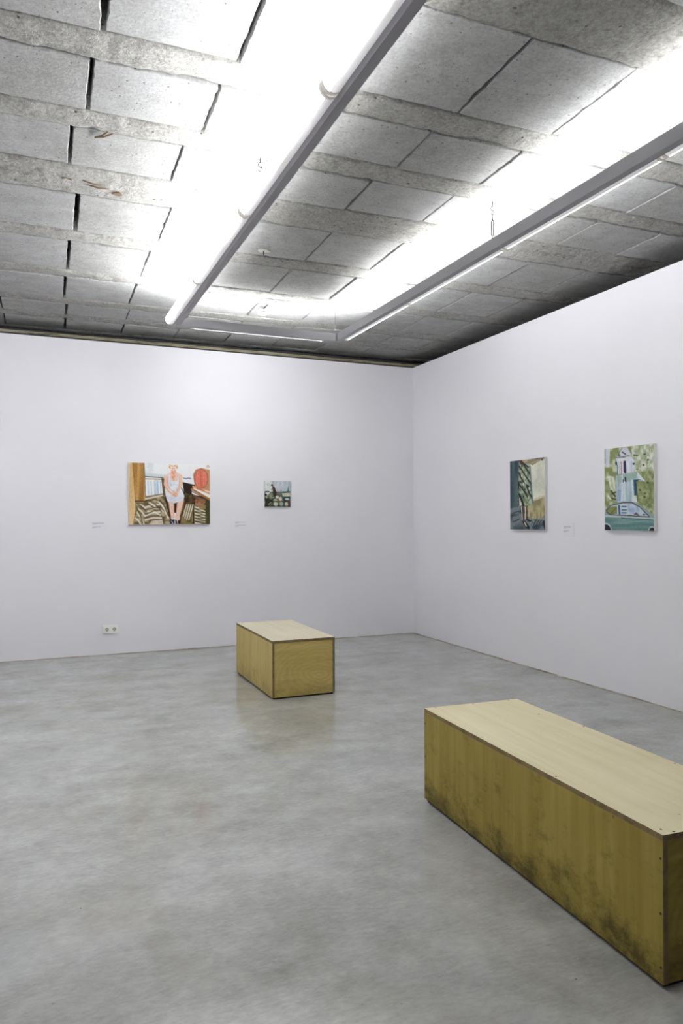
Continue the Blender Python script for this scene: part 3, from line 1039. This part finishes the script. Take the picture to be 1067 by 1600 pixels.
# radiator and sill
p.grad([(235, 265), (425, 270), (435, 440), (240, 470)], (206, 220, 232), (248, 250, 252), 24, 300)
for x in (262, 300, 338, 376, 408):
    p.line([(x, 280), (x + 8, 440)], 7, (150, 178, 205), 0.8)
p.line([(232, 232), (440, 242)], 12, (110, 110, 95))
p.line([(232, 258), (445, 262)], 13, (170, 155, 130))
p.line([(235, 470), (440, 436)], 16, (150, 138, 108))
p.line([(238, 494), (440, 450)], 18, (228, 220, 200))
p.line([(240, 515), (330, 500)], 12, (84, 70, 44))
p.poly([(420, 250), (455, 250), (470, 470), (440, 450)], (92, 76, 50), 0.9)
# dark chair / table behind her
p.poly([(455, 470), (520, 500), (560, 560), (520, 740), (495, 640)], (60, 42, 22), 0.9)
p.poly([(672, 290), (830, 325), (780, 395), (800, 500), (700, 560), (690, 430)], (40, 24, 18))
p.grad([(700, 420), (1005, 480), (1005, 560), (720, 560)], (46, 30, 16), (120, 90, 50), 30, 30)
p.grad([(830, 460), (960, 500), (930, 570), (820, 560)], (190, 130, 100), (120, 80, 50), 30, 20)
p.line([(560, 540), (590, 640), (600, 540)], 40, (56, 30, 18))
p.line([(795, 440), (805, 780)], 17, (60, 42, 24))
p.poly([(950, 500), (1005, 500), (1005, 795), (965, 795)], (72, 66, 30))
for k in range(6):
    x = 700 + 26 * k
    if x < 790:
        p.line([(x + 20, 560), (x - 30, 740)], 15, (232, 226, 206), 0.9)
        p.line([(x + 32, 560), (x - 18, 750)], 9, (110, 92, 50), 0.9)
for k in range(6):
    p.line([(825, 590 + 38 * k), (940, 640 + 32 * k)], 17, (240, 238, 228), 0.9)
    p.line([(825, 608 + 38 * k), (950, 620 + 34 * k)], 9, (70, 60, 34), 0.85)
p.line([(700, 740), (640, 690), (690, 780)], 22, (150, 120, 70), 0.9)
p.line([(690, 480), (705, 560), (650, 690), (640, 780)], 18, (72, 48, 22), 0.9)
# red upholstered chair
p.poly([(800, 200), (830, 140), (900, 118), (975, 135), (1005, 140), (1005, 400), (820, 345)], (196, 138, 92), 0.9)
p.ell(897, 248, 88, 120, (150, 100, 70))
p.ell(895, 248, 82, 113, (222, 120, 98))
for x in (850, 885, 925, 950):
    p.line([(x, 170), (x + 4, 330)], 14, (236, 146, 120), 0.6)
p.line([(888, 160), (898, 340)], 9, (196, 84, 66), 0.8)
p.line([(800, 345), (1005, 425)], 26, (220, 176, 128))
p.line([(785, 375), (1005, 500)], 26, (176, 122, 70))
p.line([(840, 360), (930, 390)], 14, (206, 92, 66), 0.9)
p.line([(780, 398), (1000, 515)], 8, (70, 44, 26))
p.ell(983, 100, 17, 17, (196, 160, 116)); p.ell(983, 103, 8, 8, (246, 244, 240))
p.line([(680, 240), (715, 250), (735, 242), (770, 245)], 9, (66, 80, 180))
# figure
skin, skin_d = (244, 205, 184), (214, 140, 108)
p.poly([(470, 215), (540, 172), (600, 172), (655, 205), (672, 330), (610, 420), (600, 470), (540, 450), (465, 360), (452, 290)], skin)
p.poly([(535, 130), (590, 130), (596, 190), (535, 190)], (232, 172, 146))
p.ell(562, 104, 50, 40, (238, 190, 130)); p.ell(562, 112, 36, 46, (247, 222, 208))
p.ell(562, 80, 42, 14, (250, 240, 225))
p.line([(538, 100), (552, 100)], 8, (150, 120, 140)); p.line([(574, 100), (590, 100)], 8, (150, 120, 140))
p.line([(552, 131), (574, 131)], 6, (190, 100, 90)); p.line([(563, 104), (562, 120)], 5, (226, 180, 160))
p.ell(520, 118, 9, 14, (232, 160, 90)); p.ell(606, 118, 9, 14, (232, 160, 90))
p.line([(545, 180), (570, 200), (575, 230)], 14, (226, 150, 120), 0.9)
p.line([(550, 225), (570, 265)], 16, (228, 152, 122), 0.9)
p.grad([(490, 215), (520, 205), (540, 278), (610, 280), (630, 210), (655, 215), (640, 300), (615, 370), (660, 400),
        (700, 465), (690, 510), (570, 545), (500, 530), (470, 480), (470, 400), (510, 380)], (222, 224, 234), (240, 240, 246), 40, 60)
p.line([(520, 330), (620, 320)], 6, (196, 198, 214), 0.8); p.line([(560, 520), (650, 480)], 8, (205, 212, 228), 0.8)
p.line([(472, 225), (462, 320), (500, 400), (590, 455)], 30, skin)
p.line([(655, 220), (650, 330), (600, 440)], 30, skin)
p.line([(500, 225), (490, 310), (520, 375), (590, 420)], 6, skin_d, 0.8)
p.line([(455, 230), (455, 340), (530, 430)], 6, (226, 160, 130), 0.8)
p.line([(636, 225), (632, 330), (600, 400)], 6, skin_d, 0.8)
p.ell(582, 440, 30, 28, (240, 186, 160)); p.line([(560, 440), (600, 465)], 5, skin_d)
p.poly([(505, 520), (570, 545), (568, 740), (535, 740)], (246, 212, 192))
p.poly([(605, 540), (690, 505), (640, 680), (625, 750), (585, 745)], (246, 212, 192))
p.line([(568, 550), (570, 720)], 7, skin_d, 0.9); p.line([(606, 545), (590, 720)], 6, skin_d, 0.8)
p.line([(500, 530), (535, 730)], 7, (190, 110, 70), 0.8); p.line([(690, 510), (640, 690)], 7, (200, 120, 80), 0.8)
p.poly([(522, 715), (540, 740), (575, 735), (575, 790), (520, 790)], (34, 36, 58))
p.poly([(582, 735), (610, 755), (640, 735), (640, 790), (585, 790)], (44, 34, 40))
p.line([(540, 755), (556, 785)], 9, (220, 220, 228)); p.line([(605, 750), (610, 780)], 9, (226, 196, 190))
p.line([(660, 360), (700, 455), (690, 500)], 9, (34, 22, 16)); p.line([(470, 470), (500, 620), (520, 720)], 10, (50, 26, 12))
p.grain(10, 9, 9)
painting('painting', 'large unframed painting of a seated woman in a white dress', 'back', 0.927, 1.783, 1.350, 2.000, 0.028, p)

# --- the small grey-green painting
p = Paint(84, 84, ((125, 130), (915, 130), (860, 860)), (196, 204, 208), 2)
p.grad([(125, 130), (370, 130), (370, 450), (125, 450)], (216, 224, 220), (238, 240, 234), 60, 90)
p.grad([(370, 130), (915, 130), (915, 440), (370, 440)], (176, 192, 202), (214, 218, 224), 70, 260)
p.line([(500, 150), (510, 430)], 36, (196, 212, 210), 0.7); p.line([(385, 135), (390, 220)], 16, (130, 150, 140), 0.6)
p.poly([(590, 440), (630, 350), (670, 440)], (150, 172, 200), 0.9)
p.poly([(810, 430), (850, 290), (880, 430)], (96, 130, 122)); p.line([(850, 140), (850, 300)], 18, (150, 180, 172), 0.8)
p.grad([(125, 440), (915, 440), (915, 860), (125, 860)], (48, 56, 48), (120, 126, 100), 60, 50, 1.0, 1.4)
p.poly([(150, 470), (310, 450), (170, 590)], (232, 232, 232)); p.ell(170, 530, 34, 34, (16, 20, 26))
p.line([(160, 430), (260, 430)], 20, (60, 56, 60)); p.ell(190, 610, 20, 30, (180, 196, 210))
p.ell(330, 540, 66, 76, (126, 138, 96)); p.ell(315, 570, 36, 46, (152, 158, 116))
p.poly([(170, 620), (300, 640), (360, 740), (230, 860), (150, 860)], (44, 40, 26), 0.9)
p.poly([(370, 290), (420, 280), (480, 420), (490, 540), (460, 640), (390, 640), (380, 420)], (44, 32, 36))
p.poly([(372, 300), (415, 280), (450, 380), (420, 400)], (96, 36, 30)); p.ell(357, 255, 32, 34, (40, 44, 46))
p.line([(375, 330), (340, 380), (350, 405)], 22, (50, 50, 54))
p.line([(330, 690), (470, 620)], 60, (32, 34, 42), 0.9); p.line([(375, 615), (420, 590)], 18, (190, 196, 210))
p.poly([(480, 470), (560, 450), (600, 540), (480, 540)], (120, 120, 100), 0.8); p.ell(525, 425, 16, 40, (190, 160, 150))
p.poly([(650, 480), (900, 460), (915, 570), (700, 580)], (206, 206, 190)); p.line([(690, 440), (910, 440)], 26, (52, 62, 70))
p.line([(560, 520), (620, 560), (640, 480)], 30, (84, 96, 110)); p.line([(700, 590), (910, 590)], 26, (26, 30, 34))
p.ell(515, 590, 54, 46, (218, 214, 200)); p.ell(610, 640, 50, 58, (224, 204, 190)); p.ell(455, 670, 60, 34, (188, 186, 140))
p.ell(465, 785, 70, 54, (206, 206, 194)); p.ell(640, 780, 66, 62, (160, 172, 148)); p.ell(795, 785, 52, 54, (196, 198, 186))
p.line([(715, 600), (720, 850)], 34, (44, 70, 72)); p.ell(815, 645, 70, 32, (176, 200, 196)); p.line([(750, 705), (830, 705)], 22, (92, 24, 44))
p.poly([(830, 700), (915, 690), (915, 840), (850, 840)], (84, 60, 58)); p.line([(540, 690), (560, 740)], 44, (130, 108, 50), 0.9)
p.line([(240, 800), (330, 740)], 22, (190, 186, 150), 0.9); p.line([(300, 820), (400, 780)], 24, (120, 120, 60), 0.9)
p.grain(16, 24, 24)
painting('painting', 'small square grey-green painting of a bending figure on the back wall', 'back', 2.400, 2.706, 1.543, 1.835, 0.030, p)

# --- the patterned dress
p = Paint(110, 140, ((72, 205), (715, 140), (1490, 1500)), (224, 224, 206), 3)
p.grad([(72, 130), (260, 130), (250, 1100), (72, 1130)], (44, 62, 84), (86, 108, 106), 60, 700)
p.grad([(440, 200), (715, 140), (715, 900), (500, 1000)], (214, 216, 200), (238, 236, 218), 90, 260)
p.grad([(72, 1100), (300, 1040), (520, 1200), (715, 1100), (715, 1520), (72, 1500)], (52, 66, 78), (124, 138, 142), 120, 60, 1.0, 1.3)
p.grad([(400, 1060), (500, 960), (715, 880), (715, 1220), (640, 1300), (420, 1290)], (150, 138, 98), (196, 186, 142), 30, 120)
p.line([(520, 940), (620, 890), (700, 880)], 40, (204, 198, 170), 0.7)
p.grad([(250, 190), (440, 190), (470, 500), (500, 900), (510, 1010), (420, 1050), (330, 1040), (250, 780), (235, 420)], (110, 130, 96), (176, 192, 160), 40, 50)
for pts in (((250, 300), (330, 420), (470, 640)), ((240, 420), (330, 600), (430, 690)), ((320, 250), (400, 380), (450, 450)),
            ((250, 640), (350, 780), (440, 960)), ((390, 680), (440, 820), (480, 880)), ((250, 820), (300, 930), (340, 1050)), ((300, 190), (350, 260), (420, 320))):
    p.line(list(pts), 27, (40, 30, 36), 0.92)
for (x, y) in ((380, 440), (350, 520), (330, 640), (440, 720), (420, 900), (300, 480), (460, 560), (445, 960), (370, 610)):
    p.ell(x, y, 16, 34, (212, 216, 204), 0.9)
for (x, y) in ((300, 300), (390, 300), (280, 600), (320, 690), (350, 740), (440, 590), (330, 880), (385, 820)):
    p.ell(x, y, 15, 20, (48, 52, 60), 0.85)
p.line([(450, 300), (470, 620), (500, 1000)], 18, (70, 104, 122), 0.9)
p.line([(245, 600), (240, 720)], 22, (20, 22, 32)); p.line([(250, 830), (320, 1030)], 32, (36, 30, 38), 0.9)
p.poly([(250, 190), (300, 185), (330, 260), (280, 270)], (84, 44, 50))
p.poly([(300, 190), (480, 165), (700, 135), (712, 165), (620, 210), (500, 285), (430, 250), (360, 250)], (150, 138, 108))
p.poly([(310, 195), (410, 180), (400, 220), (345, 245)], (206, 176, 152)); p.line([(470, 250), (600, 200)], 24, (188, 178, 146), 0.8)
p.line([(560, 160), (705, 150)], 20, (74, 72, 62)); p.ell(672, 188, 17, 15, (30, 34, 40))
p.poly([(285, 1030), (330, 1050), (340, 1330), (300, 1330)], (84, 62, 62)); p.line([(292, 1060), (305, 1310)], 17, (222, 214, 186))
p.poly([(355, 1050), (405, 1040), (395, 1300), (355, 1310)], (98, 66, 52)); p.line([(365, 1070), (365, 1290)], 20, (230, 222, 192))
p.poly([(300, 1340), (360, 1330), (440, 1440), (440, 1490), (380, 1480)], (22, 22, 44)); p.line([(350, 1370), (380, 1430)], 26, (206, 196, 164))
p.poly([(380, 1290), (430, 1270), (500, 1320), (480, 1350), (400, 1340)], (34, 32, 40)); p.line([(420, 1285), (470, 1305)], 15, (190, 196, 190))
p.line([(505, 1270), (510, 1350)], 15, (206, 196, 130))
for k in range(5):
    p.line([(440 + 50 * k, 1420 - 10 * k), (520 + 45 * k, 1250 + 10 * k)], 15, (176, 184, 176), 0.7)
p.line([(690, 1340), (715, 1480)], 28, (28, 28, 48)); p.line([(100, 1200), (240, 1130)], 28, (110, 124, 132), 0.7)
p.line([(130, 1350), (240, 1300)], 26, (34, 44, 54), 0.7); p.line([(110, 1190), (240, 1150)], 14, (40, 48, 50), 0.8)
p.grain(9, 14, 30)
painting('painting', 'narrow dark painting of legs below a patterned green dress, right wall', 'right', 5.966, 5.440, 1.295, 1.953, 0.030, p)

# --- the white church tower behind a car
p = Paint(110, 150, ((95, 182), (905, 100), (1518, 1528)), (176, 184, 146), 4)
p.grad([(90, 90), (905, 90), (905, 1250), (90, 1250)], (138, 148, 96), (206, 210, 176), 55, 70, 1.0, 1.3)
p.grad([(540, 90), (905, 90), (905, 560), (600, 560)], (170, 180, 146), (232, 234, 224), 45, 60, 0.9, 1.5)
p.grad([(110, 180), (190, 170), (180, 480), (110, 470)], (206, 214, 226), (226, 230, 236), 30, 200)
p.grad([(640, 560), (905, 540), (905, 1200), (640, 1040)], (116, 128, 78), (170, 178, 126), 50, 60, 0.9)
for (x, y) in ((765, 275), (820, 365), (745, 450), (650, 520), (690, 860), (765, 975), (640, 290), (600, 285), (810, 740), (770, 915)):
    p.ell(x, y, 20, 16, (62, 70, 46), 0.9)
for _ in range(60):
    x, y = p.r.uniform(560, 890), p.r.uniform(110, 540)
    p.line([(x, y), (x + p.r.uniform(-25, 25), y + p.r.uniform(20, 60))], 14, (228, 232, 222) if p.r.rand() < 0.5 else (150, 164, 112), 0.6)
for _ in range(46):
    x, y = p.r.uniform(650, 890), p.r.uniform(580, 1180)
    p.line([(x, y), (x + p.r.uniform(-25, 25), y + p.r.uniform(10, 50))], 13, (196, 204, 160) if p.r.rand() < 0.5 else (100, 112, 66), 0.6)
for (a, b_, c_) in (((170, 660), (220, 880), (236, 240, 232)), ((240, 650), (270, 820), (232, 236, 224)), ((160, 960), (200, 1010), (238, 240, 234)),
                    ((210, 870), (280, 960), (52, 60, 30)), ((230, 920), (290, 890), (70, 80, 40)), ((150, 640), (200, 640), (236, 238, 236)), ((220, 990), (290, 1010), (84, 92, 50))):
    p.line([a, b_], 28, c_, 0.9)
# tower
p.poly([(300, 330), (400, 160), (480, 150), (560, 290)], (214, 216, 226))
p.line([(300, 325), (395, 165)], 10, (92, 108, 96)); p.line([(310, 325), (520, 290)], 10, (80, 84, 100)); p.line([(400, 230), (455, 265)], 20, (60, 54, 80)); p.ell(350, 285, 20, 26, (110, 122, 120))
p.poly([(300, 340), (570, 310), (600, 400), (590, 560), (330, 600)], (224, 228, 240))
p.ell(298, 415, 16, 30, (40, 40, 30)); p.line([(315, 440), (320, 590)], 13, (110, 128, 140))
p.line([(380, 390), (385, 580)], 12, (190, 140, 80)); p.line([(445, 390), (450, 565)], 34, (26, 34, 92)); p.line([(425, 385), (428, 560)], 10, (120, 60, 40))
p.line([(350, 400), (352, 580)], 22, (196, 208, 228), 0.8); p.line([(500, 400), (505, 560)], 18, (240, 240, 240), 0.9); p.line([(555, 380), (555, 560)], 24, (204, 210, 224), 0.8)
p.ell(590, 428, 18, 18, (50, 56, 70))
p.grad([(300, 620), (650, 560), (700, 640), (780, 720), (600, 690), (600, 1060), (310, 1060)], (168, 192, 204), (206, 220, 230), 40, 300)
p.poly([(300, 640), (590, 570), (650, 560), (660, 640), (560, 710), (330, 740)], (164, 190, 182), 0.9)
p.poly([(650, 560), (700, 620), (780, 720), (690, 680), (650, 660)], (228, 234, 238))
p.line([(415, 690), (415, 720)], 20, (40, 50, 60)); p.line([(452, 655), (455, 715)], 25, (30, 38, 70))
p.line([(400, 610), (392, 1040)], 22, (226, 234, 240), 0.9); p.line([(440, 720), (445, 1040)], 18, (232, 238, 242), 0.9); p.line([(560, 700), (580, 1040)], 26, (228, 234, 240), 0.9)
p.grad([(310, 850), (380, 850), (370, 1040), (310, 1040)], (136, 168, 204), (176, 198, 220), 20, 90)
p.poly([(585, 690), (690, 685), (630, 720), (640, 940), (600, 950)], (38, 88, 118)); p.line([(630, 740), (655, 1050)], 9, (60, 70, 50))
p.poly([(560, 960), (620, 950), (650, 1060), (560, 1060)], (226, 230, 236))
# car
p.poly([(100, 1180), (190, 1100), (420, 1040), (600, 1055), (760, 1150), (905, 1280), (905, 1350), (100, 1310)], (150, 172, 172))
p.poly([(130, 1180), (200, 1110), (420, 1070), (560, 1080), (690, 1150), (830, 1295), (520, 1270), (180, 1255), (130, 1220)], (206, 216, 226))
p.poly([(135, 1180), (205, 1130), (320, 1120), (320, 1250), (180, 1250), (135, 1215)], (140, 146, 84))
p.line([(220, 1230), (300, 1150)], 22, (110, 112, 54), 0.8); p.line([(345, 1120), (352, 1245)], 34, (70, 112, 160)); p.line([(318, 1130), (322, 1245)], 16, (222, 224, 214))
p.poly([(385, 1090), (470, 1090), (470, 1250), (385, 1250)], (220, 228, 234))
for y in (1130, 1185, 1232):
    p.line([(395, y), (460, y)], 26, (84, 122, 150))
p.grad([(490, 1090), (590, 1100), (680, 1160), (720, 1240), (500, 1250)], (150, 176, 206), (206, 216, 230), 40, 60)
p.poly([(580, 1260), (630, 1220), (680, 1275)], (100, 86, 96)); p.ell(750, 1262, 22, 14, (70, 96, 120))
p.line([(128, 1185), (200, 1112), (420, 1066), (560, 1066), (690, 1140), (835, 1300), (520, 1276), (190, 1262), (132, 1222), (128, 1185)], 15, (74, 60, 64))
p.line([(105, 1282), (905, 1330)], 24, (204, 220, 220), 0.9)
p.grad([(100, 1310), (905, 1345), (905, 1530), (100, 1520)], (96, 134, 136), (134, 166, 164), 300, 26)
p.line([(380, 1315), (890, 1345)], 12, (56, 84, 90), 0.9); p.line([(120, 1490), (880, 1500)], 14, (84, 116, 108), 0.6)
p.ell(105, 1520, 112, 120, (206, 224, 220)); p.ell(105, 1524, 96, 102, (22, 20, 44))
p.ell(878, 1522, 62, 66, (204, 222, 220)); p.ell(880, 1526, 50, 54, (22, 22, 44))
p.grain(8, 14, 14)
painting('painting', 'green and white painting of a church tower behind a parked car', 'right', 4.682, 4.170, 1.303, 1.956, 0.032, p)
